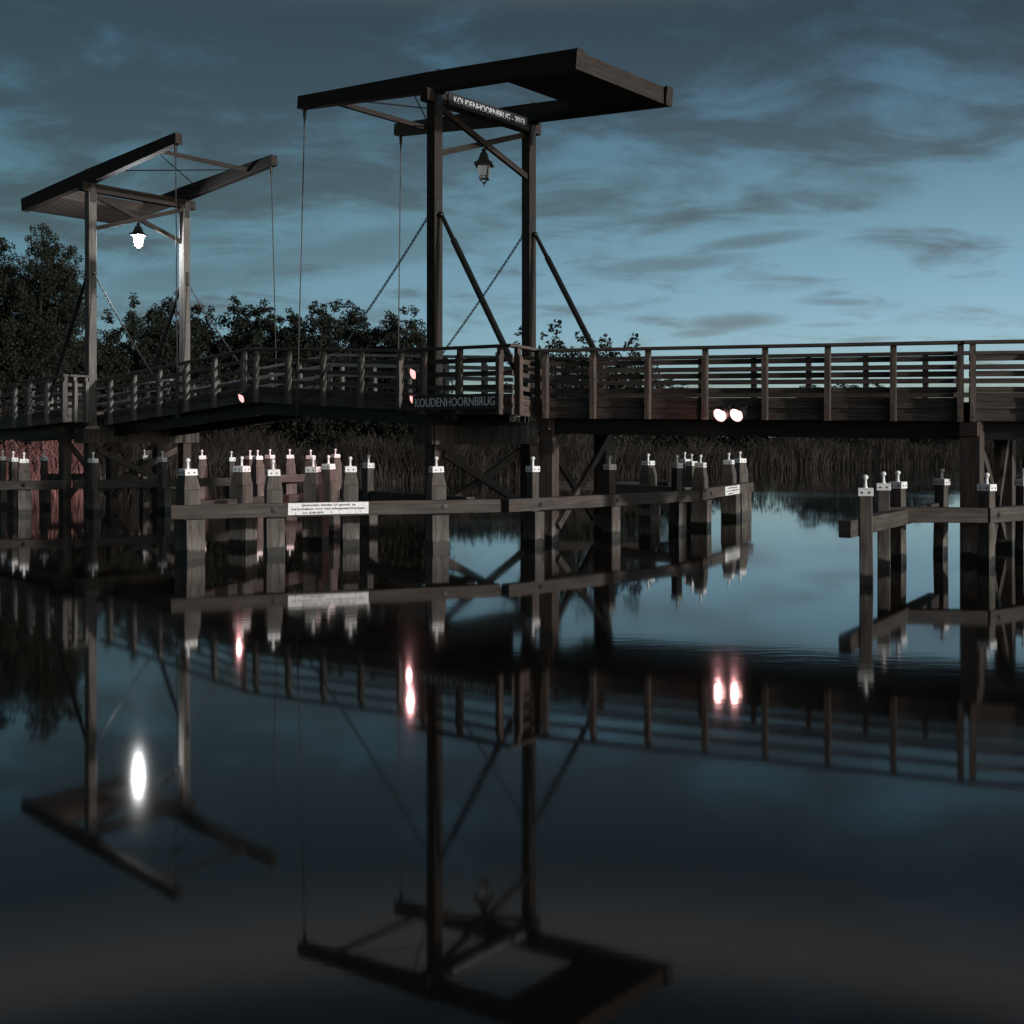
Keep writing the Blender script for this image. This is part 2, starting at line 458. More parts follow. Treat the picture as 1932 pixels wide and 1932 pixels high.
def deck(name, label, p0, p1, width, z0, z1, grp, girders=True):
    p0, p1 = Vector(p0), Vector(p1); a = Vector((p0.x, p0.y, z0)); b = Vector((p1.x, p1.y, z1))
    t = thing(name, a, label, 'bridge deck', grp)
    d = (b - a).normalized(); x = d.cross(Z).normalized(); L = (b - a).length
    MB().beam(a - Z * .09, b - Z * .09, width, .08).build('deck_slab', 'wood', t)
    m = MB(); n = int(L / .16)
    for k in range(n):
        c = a.lerp(b, (k + .5) / n) - Z * .02
        m.beam(c - x * width / 2, c + x * width / 2, L / n - .012, .05)
    m.build('planking', 'wood', t)
    if girders:
        for o in (-width / 2 + .45, width / 2 - .45):
            MB().beam(a + x * o - Z * .42, b + x * o - Z * .42, .16, .56).build('girder', 'steel', t, .005)
    return t

def lr(a, b, t0, t1, t): return a + (b - a) * (t - t0) / (t1 - t0)
RG = 'wooden railings along the bridge'; DG = 'deck sections of the bridge'
ni, no = C, -C
# right leaf: t 0.45 .. 7.32 ; left leaf 7.34 .. 14.75
zR = lambda t: lr(4.44, 4.81, .52, 7.32, t)
zL = lambda t: lr(4.81, 4.23, 7.34, 14.70, t)
pr = [s * LEN for s in (.0889, .181, .2752, .368, .4597)]
pl = [s * LEN for s in (.4954, .585, .676, .766, .857, .946)]
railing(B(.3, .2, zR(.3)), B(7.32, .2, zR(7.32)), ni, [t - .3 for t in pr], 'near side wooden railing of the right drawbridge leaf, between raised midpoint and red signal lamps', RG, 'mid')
railing(B(.3, 3.3, zR(.3)), B(7.32, 3.3, zR(7.32)), no, [t - .3 for t in pr], 'far side wooden railing of the right drawbridge leaf, boards lit from inside', RG, 'lamplit')
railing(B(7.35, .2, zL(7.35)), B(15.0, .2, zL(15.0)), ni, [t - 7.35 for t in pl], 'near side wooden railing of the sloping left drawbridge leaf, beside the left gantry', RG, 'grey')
railing(B(7.35, 3.3, zL(7.35)), B(15.0, 3.3, zL(15.0)), no, [t - 7.35 for t in pl], 'far side wooden railing of the left drawbridge leaf, boards shining in the lantern light', RG, 'lamplit')
deck('bridge_leaf', 'right drawbridge leaf, rising left to the raised middle of the bridge', B(.0, 1.75, 0), B(7.32, 1.75, 0), 3.0, zR(0) - 1.14, zR(7.32) - 1.14, 'drawbridge leaves')
deck('bridge_leaf', 'left drawbridge leaf, falling left towards the lit gantry', B(7.35, 1.75, 0), B(15.31, 1.75, 0), 3.0, zL(7.35) - 1.14, zL(15.31) - 1.14, 'drawbridge leaves')
# right platform beside the right gantry
q0 = B(-.19, -.9, 4.36); q1 = B(-3.1, -.9, 4.31)
dd = (q1 - q0); dd.z = 0; dd.normalize()
railing(q0, q1, ni, [ray_t(u, q0, dd) for u in (799, 867, 943)], 'bumped-out platform railing in front of the right gantry, carrying the name board', RG, 'wood', over0=.12, over1=.09)
q2 = Vector((.66, 25.58, 4.24))
rd = (q2 - q1); rd.z = 0
railing(q1 + rd.normalized() * .10, q2, E, [.16, .82], 'short return railing between the platform corner and the right bridge span', RG, 'wood', over1=.05)
A = Vector((.62, 25.3, 4.235)); Bq = Vector((8.33, 21.57, 4.107))
sd = (Bq - A); sd.z = 0; SL = sd.length; sd.normalize(); sn = Vector((-sd.y, sd.x, 0))
railing(A, Bq, sn, [.12] + [SL * k / 7 for k in range(1, 7)] + [SL - .03], 'long near side wooden railing of the right bridge span, above the two bright lamps', RG, 'wood', over1=.02)
far0 = A + sn * 3.0; far1 = Bq + sn * 3.0
railing(far0, far1, -sn, [.25 + 1.223 * k for k in range(7)], 'far side wooden railing of the right bridge span, seen through the near rails', RG, 'wood')
s2 = Vector((.955, -.295, 0)); s2n = Vector((.295, .955, 0))
A2 = Bq + sd * .12; 
railing(A2, A2 + s2 * 5 + Z * -.05, s2n, [.06, 1.27, 2.49, 3.71], 'near side wooden railing at the far right end, past the doubled post', RG, 'wood', over0=.10)
f2 = A2 + s2n * 3.0
railing(f2 - s2 * .1, f2 + s2 * 5 + Z * -.05, -s2n, [.12, .38, 1.5, 2.7, 3.9], 'far side wooden railing behind the far right end of the bridge', RG, 'wood')
g0 = B(.0, 3.3, 4.40)
gd = (far0 - g0); gd.z = 0
railing(g0, far0, -(Z.cross(gd)), [.2, 1.3, 2.3], 'far side wooden railing behind the right gantry, sky showing through', RG, 'wood')
deck('bridge_span', 'fixed right bridge span on timber trestles, edge boards towards the viewer', (A + Bq * 0 + sn * 1.5), (Bq + sn * 1.5), 2.8, A.z - 1.14, Bq.z - 1.14, DG)
deck('bridge_span', 'last fixed bridge span leaving the picture at right', (A2 + s2n * 1.5), (A2 + s2 * 5 + s2n * 1.5), 2.8, A2.z - 1.14, A2.z - 1.19, DG)
deck('bridge_platform', 'widened deck platform around the right gantry posts', B(-3.05, 1.2, 0), B(-.05, 1.2, 0), 4.0, 4.31 - 1.145, 4.4 - 1.145, DG, False)
# left platform and left approach
NL = LEN
l0 = B(NL - .1, -.9, 4.315); l1 = B(NL + 2.62, -.9, 4.20)
ld = (l1 - l0); ld.z = 0; ld.normalize()
railing(l0, l1, ni, [max(.08, ray_t(123, l0, ld)), ray_t(89, l0, ld), ray_t(56, l0, ld)], 'bumped-out platform railing at left of the lit gantry', RG, 'grey', over1=.2)
railing(l0 + C * .1, B(NL - .1, -.16, 4.315), E, [.2, .58], 'short return railing between left platform corner and the left gantry post', RG, 'grey')
zA = lambda t: 4.265 - .037 * (t - 2.7)
railing(B(NL + 2.4, .1, zA(2.4)), B(NL + 10, .1, zA(10)), ni, [.3 + 1.25 * k for k in range(6)], 'near side railing of the left approach running out of the picture', RG, 'grey')
railing(B(NL + .4, 3.3, zA(.4)), B(NL + 10, 3.3, zA(10)), no, [.3 + 1.25 * k for k in range(8)], 'far side railing of the left approach, boards lit white by the lantern', RG, 'lamplit')
deck('bridge_span', 'fixed left approach span behind the left platform railing', B(NL + .05, 1.75, 0), B(NL + 10, 1.75, 0), 3.0, 3.14, zA(10) - 1.14, DG)
deck('bridge_platform', 'widened deck platform beside the left gantry', B(NL, -.3, 0), B(NL + 2.6, -.3, 0), 1.1, 3.16, 3.06, DG, False)

# lower name board
pb0 = q0 + dd * .12; pb1 = q0 + dd * 2.72
nb = thing('name_board', Vector((pb0.x, pb0.y, 2.9)), 'black name board reading KOUDENHOORNBRUG on the platform railing', 'sign')
zc = 3.085
MB().beam(pb0 - C * .12 + Z * (zc - pb0.z), pb1 - C * .12 + Z * (zc - pb0.z), .04, .345).build('board', 'board', nb, .004)
mid = (pb0 + pb1) / 2 - C * .143; mid.z = zc + .01
text_mesh('lettering', 'KOUDENHOORNBRUG', mid - dd * .02, -E, Z, 2.40, .195, 'letter', nb)

# ------------------------------------------------------------------ piers
PG = 'timber piers under the bridge'
def xbrace(t, p0, p1, zlo, zhi, off, mat='pier', w=.09, h=.2):
    o = Vector(off)
    MB().beam(p0 + o + Z * zhi, p1 + o + Z * zlo, w, h).build('brace', mat, t, .008)
    MB().beam(p0 - o + Z * zlo, p1 - o + Z * zhi, w, h).build('brace', mat, t, .008)

def cap_pier(bt, label, capmat, sgn):
    def W(t, c, z): return B(bt + sgn * t, c, z)
    t = thing('bridge_pier', W(0, 0, 0), label, 'pier', PG)
    m = MB()
    # cap: planked sides with a bevelled top
    x0, x1, y0, y1 = -.33, .33, -.35, WID + .35
    for k in range(26):
        ya = y0 + (y1 - y0) * k / 26; yb = y0 + (y1 - y0) * (k + 1) / 26 - .012
        for xs in (x0, x1):
            j = random.uniform(0, .012)
            m.hexa([W(xs - .02 - j, ya, 2.15), W(xs + .02 + j, ya, 2.15), W(xs + .02 + j, yb, 2.15), W(xs - .02 - j, yb, 2.15)],
                   [W(xs - .02 - j, ya, 2.6), W(xs + .02 + j, ya, 2.6), W(xs + .02 + j, yb, 2.6), W(xs - .02 - j, yb, 2.6)])
    for k in range(5):
        xa = x0 + (x1 - x0) * k / 5 + .03 * (k == 0); xb = x0 + (x1 - x0) * (k + 1) / 5 - .012
        for ys in (y0, y1):
            j = random.uniform(0, .012)
            m.hexa([W(xa, ys - .03 - j, 2.15), W(xb, ys - .03 - j, 2.15), W(xb, ys + .02, 2.15), W(xa, ys + .02, 2.15)],
                   [W(xa, ys - .03 - j, 2.6), W(xb, ys - .03 - j, 2.6), W(xb, ys + .02, 2.6), W(xa, ys + .02, 2.6)])
    cap = m.build('cap_beam', capmat, t)
    m = MB()
    a = [W(x0 - .035, y0 - .045, 2.6), W(x1 + .035, y0 - .045, 2.6), W(x1 + .035, y1 + .045, 2.6), W(x0 - .035, y1 + .045, 2.6)]
    b = [W(x0 + .1, y0 + .12, 2.70), W(x1 - .1, y0 + .12, 2.70), W(x1 - .1, y1 - .12, 2.70), W(x0 + .1, y1 - .12, 2.70)]
    m.hexa(a, b); m.beam(W(0, y0 + .03, 2.38), W(0, y1 - .03, 2.38), .6, .42)
    m.build('cap_top', 'pier', cap)
    for c in (0, WID):
        MB().post(W(0, c, -1.5), W(0, c, 2.16), .32, .32, E).build('pile', 'pier', t, .01)
    xbrace(t, W(0, .12, 0), W(0, WID - .12, 0), .45, 1.95, E * -.19)
    return t
cp = cap_pier(0, 'dark planked pier cap on piles under the right gantry', 'pier', 1)
cp2 = cap_pier(NL, 'grey planked pier cap on crossed piles under the left gantry', 'beam', -1)
# bolts holding the gantry feet
for bt, par in ((0, cp), (NL, cp2)):
    m = MB()
    for c in (0, .14, .28, WID - .28, WID - .14, WID):
        m.tube(B(bt - .1, c, 2.68), B(bt - .1, c, 2.86), .014, n=6); m.tube(B(bt + .1, c, 2.68), B(bt + .1, c, 2.86), .014, n=6)
    m.build('anchor_bolt', 'galv', par)

def trestle(pts, label, brace_pairs, ztop, w, mat='pier'):
    t = thing('bridge_trestle', Vector((pts[0].x, pts[0].y, 0)), label, 'trestle', 'trestles under the bridge')
    dirv = (pts[1] - pts[0]).normalized(); side = Z.cross(dirv)
    for p in pts:
        MB().post(p - Z * 1.5, p + Z * ztop, w, w, dirv).build('pile', mat, t, .012)
    for i, j in brace_pairs:
        xbrace(t, pts[i], pts[j], .35, 2.45, side * (w / 2 + .06), mat, .09, .17)
    MB().beam(pts[0] - dirv * .3 + Z * (ztop - .14), pts[-1] + dirv * .3 + Z * (ztop - .14), w * .9, .26).build('head_beam', mat, t, .01)
    return t
trestle([G(1036, 25.8), G(1137, 28.2)], 'cross-braced timber trestle of two thick piles right of the planked cap', [(0, 1)], 2.75, .33)
tr = trestle([G(1834, 21.75), G(1896, 24.3)], 'tall timber trestle at far right rising behind the fender piles', [], 2.6, .36)
MB().beam(G(1868, 21.9, .1), G(1900, 24.0, 2.3), .10, .22).build('brace', 'pier', tr, .01)
MB().beam(G(1896, 24.3, .2), G(1845, 22.0, 2.3), .10, .22).build('brace', 'pier', tr, .01)
trestle([B(NL + 1.6, 0, 0), B(NL + 1.6, 1.7, 0), B(NL + 1.6, 3.5, 0)], 'dark shore trestle with slim crossed braces left of the grey pier cap', [(0, 1), (1, 2)], 2.7, .30, 'wood')
MB_ = MB()

# ------------------------------------------------------------------ fender piles
def make_pile(kind):
    nm = 'tapered_bollard_pile' if kind == 'T' else 'square_bollard_pile'
    o = bpy.data.objects.new(nm, None); COL.objects.link(o)
    def ring(a, z, oy=0): return [Vector((-a, -a + oy, z)), Vector((a, -a + oy, z)), Vector((a, a, z)), Vector((-a, a, z))]
    m = MB()
    if kind == 'T':
        ct, cb, s = .107, .115, .152
        m.hexa(ring(s, -1.6), ring(s, 1.29)); m.hexa(ring(s, 1.2905), ring(cb - .012, 1.60)); bot = .158
    else:
        ct, cb, s = (.092, .094, .098) if kind == 'N' else (.098, .099, .101)
        m.hexa(ring(s, -1.6), ring(s - .012, 1.60)); bot = .112
    sh = m.build('shaft', 'pile', o, .012)
    if kind != 'S':
        m = MB(); m.hexa(ring(bot + .012, -1.6, -.075), ring(bot + .012, .735, -.075))
        lb = m.build('lower_block', 'pile', o, .012)
        for x in (-.07, .07): MB().tube(Vector((x, -bot - .084, .60)), Vector((x, -bot - .10, .60)), .014, n=6).build('bolt', 'galv', lb)
    m = MB(); m.hexa(ring(cb + .006, 1.565), ring(ct + .006, 1.69))
    cp = m.build('steel_cap', 'white', o, .006)
    e = cb + .006
    for x in (-.05, .05):
        for (dx, dy) in ((0, -1), (-1, 0), (1, 0)):
            n = Vector((dx, dy, 0)); sdir = Vector((-dy, dx, 0))
            pz = Vector((0, 0, 1.618))
            MB().tube(n * (e - .02) + sdir * x + pz, n * (e + .004) + sdir * x + pz, .015, n=8).build('bolt', 'steel', cp)
    m = MB(); m.lathe(Vector((0, 0, 1.69)), [(.036, 0), (.024, .03), (.02, .12), (.026, .135)], 10); m.ball(Vector((0, 0, 1.855)), .043, 12)
    m.build('mooring_knob', 'white', o, smoothing=True)
    return o
PROTO = {k: make_pile(k) for k in 'TNS'}
used = {'T': False, 'N': False, 'S': False}
PILEG = 'white capped fender piles standing in the water'
piles = [
 # kind, u, d, left share, right share, label, z shift, scale
 ('T', 356, 22.30, 53, 92, 'big tapered pile at the left corner of the front fender beam, lower block pale', 0, 1.16),
 ('T', 455, 24.5, 80, 62, 'tapered pile with pinkish right face, second from the left corner of the front fender', 0, 1.12),
 ('T', 517, 22.95, 17, 107, 'streaky tapered pile behind the front beam, just left of the warning sign', 0, 1.05),
 ('T', 592, 25.2, 98, 40, 'dark tapered pile right above the middle of the warning sign', 0, 1.12),
 ('T', 621, 27.2, 75, 48, 'tapered pile with red lit right face, half hidden behind a darker pile above the sign', 0, 1.0),
 ('T', 659, 24.7, 15, 103, 'tapered pile above the right end of the warning sign', 0, 1.05),
 ('N', 694, 28.3, 40, 48, 'slim square pile standing apart behind the front fender, before the reeds', 0, 1.12),
 ('T', 824, 24.3, 33, 95, 'tapered pile at the right half of the front beam, before the planked cap', 0, 1.08),
 ('N', 1005, 24.75, 50, 52, 'square pile at the left end of the right fender beam, beside the thick trestle pile', 0, 1.12),
 ('N', 1150.5, 26.75, 55, 60, 'square pile before the second trestle pile, casting a shadow on it', 0, 1.10),
 ('N', 1275.5, 28.6, 55, 50, 'square pile just left of the cluster where the right fender turns', 0, 1.1),
 ('T', 1293, 33.4, 60, 50, 'tapered pile hidden at the back of the cluster on the right fender', 0, 1.0),
 ('T', 1304, 31.4, 50, 40, 'tapered pile in the middle of the cluster, mostly covered by its neighbours', 0, 1.0),
 ('T', 1320, 29.7, 90, 30, 'tapered pile in front of the cluster where the right fender turns', 0, 1.05),
 ('T', 1376, 33.1, 80, 25, 'tapered pile right behind the small white sign plate', 0, 1.12),
 ('T', 1397, 34.3, 45, 50, 'rightmost tapered pile of the right fender, at the beam end', 0, 1.12),
 ('T', 1223, 32.3, 60, 60, 'blackish tapered pile standing alone behind the right fender beam', 0, 1.15),
 ('T', 472, 41.6, 50, 60, 'pink lit tapered pile at the left of the distant row before the reeds', 0, 1.15),
 ('T', 487, 39.8, 40, 60, 'distant tapered pile overlapping the pink pile beside it, lower and nearer', 0, 1.1),
 ('T', 509, 41.6, 60, 50, 'distant tapered pile above the streaky front pile, half pink half blue', 0, 1.1),
 ('T', 547.5, 42.1, 15, 75, 'reddest distant tapered pile standing free in the middle of the back row', 0, 1.15),
 ('T', 587, 42.1, 60, 40, 'distant tapered pile right of the reddest one, behind a dark near pile', 0, 1.1),
 ('T', 633.5, 43.6, 40, 60, 'rightmost distant pile of the back row, cap half red', 0, 1.1),
 ('N', 435.5, 38, 20, 50, 'slim distant pile left of the pinkish corner pile, at a beam end', 0, 1.1),
 ('T', 382, 41.3, 10, 60, 'pale distant tapered pile right of the grey pier, above the corner pile', 0, 1.05),
 ('N', 271.4, 40.2, 20, 40, 'slim distant pile seen between the braces of the left pier', 0, 1.0),
 ('N', 307.4, 36.2, 40, 40, 'square pile before the right legs of the left pier', 0, 1.05),
 ('N', 174.6, 35.3, 35, 45, 'square pile standing in front of the near leg of the left pier', 0, 1.1),
 ('T', 45.6, 35.3, 6, 80, 'broad tapered pile at far left fixed behind the left beam', 0, 1.12),
 ('N', 25, 36.6, 35, 60, 'square pile second from the left picture edge', 0, 1.1),
 ('N', 5.4, 39.0, 20, 50, 'leftmost slim pile at the picture edge, before the pink reeds', 0, 1.0),
 ('N', 84, 38.6, 30, 50, 'pale lit slim pile rising over a short bright plank at left', 0, 1.0),
 ('S', 1635, 18.2, 4, 136, 'nearest square pile at the left end of the right hand fender', -.20, 1.10),
 ('S', 1668, 20.5, 4, 118, 'second square pile of the right hand fender, light grey front', -.20, 1.15),
 ('S', 1695, 21.4, 105, 45, 'third pile of the right hand fender, shouldered top', -.20, 1.22),
 ('S', 1774, 23.0, 60, 30, 'square pile with a dark knob left of the tall far right trestle', -.20, 1.15),
 ('S', 1861, 20.8, 100, 50, 'square pile at the corner of the right hand fender before the tall trestle', -.20, 1.2),
 ('S', 1930, 22.3, 50, 50, 'pile cut off by the right picture edge', -.20, 1.15),
]
for k, u, d, l, r, lab, dz, sc in piles:
    o = PROTO[k] if not used[k] else copy_tree(PROTO[k])
    used[k] = True
    ph = math.atan2((u - 966) / F, 1.0)
    g = G(u, d + .1, dz)
    o.location = g
    o.rotation_euler = (0, 0, math.atan2(l, r) - ph)
    o.scale = (sc, sc, 1 + random.uniform(-.012, .012))
    o.rotation_euler.x = R(random.uniform(-.8, .8)); o.rotation_euler.y = R(random.uniform(-.8, .8))
    tag(o, lab, 'fender pile', PILEG)

# ------------------------------------------------------------------ fender beams
BG = 'horizontal fender beams along the water'
def fbeam(a, b, label, ztop=1.02, h=.27, w=.24, bolts=(), mat='beam'):
    p0, p1 = G(*a), G(*b)
    d = (p1 - p0).normalized(); n = Z.cross(d)
    if n.y < 0: n = -n
    o = MB().beam(p0 + n * w / 2 + Z * (ztop - h / 2), p1 + n * w / 2 + Z * (ztop - h / 2), w, h).build('fender_beam', mat, None, .014)
    tag(o, label, 'fender beam', BG)
    for u in bolts:
        t = ray_t(u, p0, d); c = p0 + d * t + Z * (ztop - h * .5)
        m = MB(); m.lathe(c - n * .004, [(.062, -.004), (.062, .004), (.05, .006), (.048, .001), (.0001, .001)], 14, 0, -n)
        m.tube(c - n * .004, c - n * .03, .024, n=8)
        m.build('bolt', 'steel', o, smoothing=True)
    return o, p0, d, n
fb, fp0, fd, fn = fbeam((322, 22.05), (945, 24.3), 'long front fender beam carrying the wide warning sign', bolts=(587 * .0 + 517, 838))
fbeam((960.5, 24.25), (1320, 28.6), 'middle fender beam running right past the trestle to the turn', bolts=(1104 * .0 + 1019, 1165, 1291))
rb, rp0, rd_, rn = fbeam((1327, 29.2), (1422, 33.9), 'short dark fender beam carrying the small white sign plate', mat='wood', bolts=(1341,))
fbeam((-40, 35.0), (120, 35.1), 'fender beam at the left picture edge before the broad pile', bolts=(44,))
fbeam((139, 35.5), (434, 37.8), 'fender beam crossing in front of the left pier', bolts=(181, 315))
fbeam((478, 40.0), (600, 42.2), 'distant bluish fender beam behind the front piles')
fbeam((350, 22.9), (640, 28.2), 'slanting fender beam behind the front beam, topped with reddish light')
fbeam((640, 29.4), (880, 25.2), 'fender beam behind the front one, between slim pile and planked cap')
fbeam((1050, 34.6), (1275, 34.0), 'rear fender beam behind the lone blackish pile')
fbeam((1150, 32.8), (1292, 30.3), 'slanting fender beam joining the pile cluster from behind')
fbeam((79, 42), (165, 42.5), 'short bright plank beam behind the left fender')
fbeam((1606, 17.95), (1772, 22.9), 'fender beam with cut end grain behind the nearest right hand piles', w=.2)
fbeam((1668, 20.9), (1868, 20.75), 'fender beam passing before the tall far right trestle', ztop=1.05)
fbeam((1869, 20.72), (2010, 22.2), 'fender beam running off the right picture edge', ztop=1.05, bolts=(1884,))

# warning signs
def sign(bd, u0, u1, zc, h, label, small):
    _, p0, d, n = bd
    t0, t1 = ray_t(u0, p0, d), ray_t(u1, p0, d)
    c = p0 + d * ((t0 + t1) / 2) - n * .012
    t = thing('warning_sign', Vector((c.x, c.y, zc - h / 2)), label, 'sign', None)
    w = t1 - t0
    MB().beam(c - d * w / 2 + Z * zc, c + d * w / 2 + Z * zc, .014, h).build('plate', 'white', t, .003)
    fc = c - n * .009
    L = ['verboden hinder of gevaar te', 'veroorzaken voor het scheepvaartverkeer', 'art. 8.08 BPR']
    wd = (.67, .92, .26); hh = (.215, .215, .15); zz = (.28, -.03, -.33); xo = (0, 0, -.19)
    if small: wd = (.72, .88, .30); hh = (.15, .15, .13)
    for s_, a, b, z_, x_ in zip(L, wd, hh, zz, xo):
        text_mesh('lettering', s_, fc + d * (x_ * w) + Z * (zc + z_ * h), d, Z, w * a, h * b * 1.15, 'ink', t, .004, .022)
    return t
sign((fb, fp0, fd, fn), 543, 695, .905, .235, 'wide white warning sign with three lines of black text on the front fender beam', False)
sign((rb, rp0, rd_, rn), 1367.5, 1394.5, .885, .24, 'small white warning sign on the short dark beam at right', True)

# ------------------------------------------------------------------ signal lamps
def signal(pos, direction, r, label, lens, energy, spot=150, lookat=None):
    d = Vector(direction).normalized()
    t = thing('signal_lamp', pos, label, 'signal lamp', 'navigation signal lamps on the bridge')
    m = MB(); m.lathe(pos - d * .20, [(r * .5, -.02), (r * .85, 0), (r * 1.08, .05), (r * 1.1, .2), (r * 1.02, .2), (r * 1.0, .19)], 18, 0, d)
    m.build('housing', 'steel', t, smoothing=True)
    MB().lathe(pos - d * .02, [(r * .98, 0), (r * .98, .02), (r * .8, .035), (r * .4, .048), (.001, .05)], 18, 0, d).build('lens', lens, t, smoothing=True)
    # half visor above the lens
    m = MB(); X = Z.cross(d).normalized(); Y = d.cross(X)
    k = 10
    for i in range(k):
        a0 = R(35) + R(110) * i / k; a1 = R(35) + R(110) * (i + 1) / k
        def ring(a, rr, z): return pos + X * (math.cos(a) * rr) + Y * (math.sin(a) * rr) + d * z
        l0 = .05 * math.sin(a0); l1 = .05 * math.sin(a1)
        m.hexa([ring(a0, r * 1.05, 0), ring(a1, r * 1.05, 0), ring(a1, r * 1.09, 0), ring(a0, r * 1.09, 0)],
               [ring(a0, r * 1.05, l0), ring(a1, r * 1.05, l1), ring(a1, r * 1.09, l1), ring(a0, r * 1.09, l0)])
    m.build('visor', 'steel', t)
    MB().beam(pos - d * .2 - Z * .02, pos - d * .38 + Z * .04, .05, .05).build('bracket', 'steel', t, .004)
    if energy:
        li = bpy.data.lights.new('signal_light', 'SPOT' if spot else 'POINT'); li.energy = energy; li.color = (1.0, .46, .47)
        li.shadow_soft_size = .05
        if spot: li.spot_size = R(spot); li.spot_blend = .6
        lo = bpy.data.objects.new('signal_light', li); COL.objects.link(lo); lo.parent = t
        lo.location = d * .07
        v = (Vector(lookat) - pos) if lookat is not None else d
        lo.rotation_euler = v.to_track_quat('-Z', 'Y').to_euler()
    return t
signal(P(779, 705, 26.9), (-.80, -.52, -.28), .13, 'upper red signal lamp left of the platform railing post', 'lens', 170)
signal(P(777, 753, 26.9), (-.88, -.42, -.22), .10, 'lower red signal lamp beside the left end of the name board', 'lens', 130)
signal(P(455, 751, 31.5), (-.70, -.62, -.34), .13, 'single pink signal lamp under the raised middle of the bridge', 'lens', 60)
signal(P(1358, 783, 23.05), (-.66, -.66, -.42), .14, 'left of the two bright signal lamps under the right span', 'lens_hot', 22, 0)
signal(P(1389, 783, 22.9), (-.66, -.66, -.42), .14, 'right of the two bright signal lamps under the right span', 'lens_hot', 22, 0)
signal(B(LEN - .1, 3.95, 2.88), (-.61, .79, -.06), .08, 'tiny red signal lamp behind the left pier, under the far edge of the leaf', 'lens', 75000, 20, G(42, 55, .4))
signal(B(.6, 4.15, 2.9), (-.60, .79, -.08), .10, 'red signal lamp on the far side of the right leaf, mostly hidden by the railing', 'lens', 5000, 34, G(575, 42.3, 1.3))

# ------------------------------------------------------------------ water, banks
def ground_mesh(name, pts_faces, mat):
    m = MB()
    for f in pts_faces: m.face(f, [(p.x, p.y) for p in f])
    return tag(m.build(name, mat), kind='structure')
mw, nt, b = new_mat('river_water')
b.inputs['Base Color'].default_value = (.012, .0105, .009, 1)
b.inputs['Specular Tint'].default_value = (1.0, .87, .74, 1)
b.inputs['IOR'].default_value = 1.62
geo = nt.nodes.new('ShaderNodeNewGeometry')
big = noise(nt, mapping(nt, geo.outputs['Position'], (.05, .12, 1)), 1.0, 3)
nt.links.new(math_n(nt, 'ADD', .034, math_n(nt, 'MULTIPLY', smooth(nt, big, .4, .7), .045)), b.inputs['Roughness'])
rip = noise(nt, mapping(nt, geo.outputs['Position'], (2.2, 6.5, 1), (0, 0, R(8))), 1.0, 4, .55, .4)
bp = nt.nodes.new('ShaderNodeBump'); bp.inputs['Distance'].default_value = .005
nt.links.new(math_n(nt, 'ADD', .02, math_n(nt, 'MULTIPLY', smooth(nt, big, .48, .72), .30)), bp.inputs['Strength'])
nt.links.new(rip, bp.inputs['Height']); nt.links.new(bp.outputs[0], b.inputs['Normal'])
M['water'] = mw
ground_mesh('water', [[Vector((-900, -60, 0)), Vector((900, -60, 0)), Vector((900, 1500, 0)), Vector((-900, 1500, 0))]], 'water')
# far shore, following the reed edge
shore = [(-60, 46), (-32, 50), (-24, 54), (-14, 58), (-4, 61), (2, 64), (8, 72), (16, 84), (30, 96), (50, 108), (90, 130), (200, 190), (700, 420)]
m = MB()
sp = [Vector((-400, 44, 0))] + [Vector((x, y, 0)) for x, y in shore]
for a, b_ in zip(sp[:-1], sp[1:]):
    up = Vector((0, 2.5, .45))
    m.face([a - Z * .3, b_ - Z * .3, b_ + up, a + up], [(a.x, 0), (b_.x, 0), (b_.x, 1), (a.x, 1)])
    fa, fb_ = Vector((a.x * 3, 1400, 1.2)), Vector((b_.x * 3, 1400, 1.2))
    m.face([a + up, b_ + up, fb_, fa], [(a.x, 1), (b_.x, 1), (b_.x, 9), (a.x, 9)])
tag(m.build('river_bank', 'soil'), kind='structure')

def shore_y(x):
    for (x0, y0), (x1, y1) in zip(shore[:-1], shore[1:]):
        if x0 <= x <= x1: return y0 + (y1 - y0) * (x - x0) / (x1 - x0)
    return 50

# ------------------------------------------------------------------ vegetation
def cards(name, pos, nrm, size, aspect, mat, parent=None, kind=None):
    """many small diamond leaves; pos (n,3), size (n,)"""
    n = len(pos)
    a = rng.normal(size=(n, 3)); a /= np.linalg.norm(a, axis=1, keepdims=True)
    bvec = np.cross(a, rng.normal(size=(n, 3))); bvec /= np.linalg.norm(bvec, axis=1, keepdims=True)
    s = size[:, None]
    v = np.empty((n, 4, 3))
    v[:, 0] = pos - a * s; v[:, 1] = pos - bvec * s * aspect + a * s * .1; v[:, 2] = pos + a * s; v[:, 3] = pos + bvec * s * aspect + a * s * .1
    me = bpy.data.meshes.new(name)
    off = np.array(root_loc(parent))
    me.vertices.add(n * 4); me.vertices.foreach_set('co', (v.reshape(-1, 3) - off).ravel())
    me.loops.add(n * 4); me.loops.foreach_set('vertex_index', np.arange(n * 4))
    me.polygons.add(n); me.polygons.foreach_set('loop_start', np.arange(n) * 4)
    me.update(calc_edges=True)
    me.materials.append(M[mat])
    o = bpy.data.objects.new(name, me); COL.objects.link(o)
    if parent is not None: o.parent = parent
    if kind: o['kind'] = kind
    return o

def clumps(centres, radii, per, leaf):
    ps = []; sz = []
    for c, r in zip(centres, radii):
        n = int(per * (r / .6) ** 1.6)
        q = rng.normal(size=(n, 3)); q /= np.linalg.norm(q, axis=1, keepdims=True)
        q *= (rng.random(n) ** .45)[:, None] * r; q[:, 2] *= .8
        ps.append(q + c); sz.append(leaf * rng.uniform(.55, 1.25, n))
    return np.concatenate(ps), np.concatenate(sz)

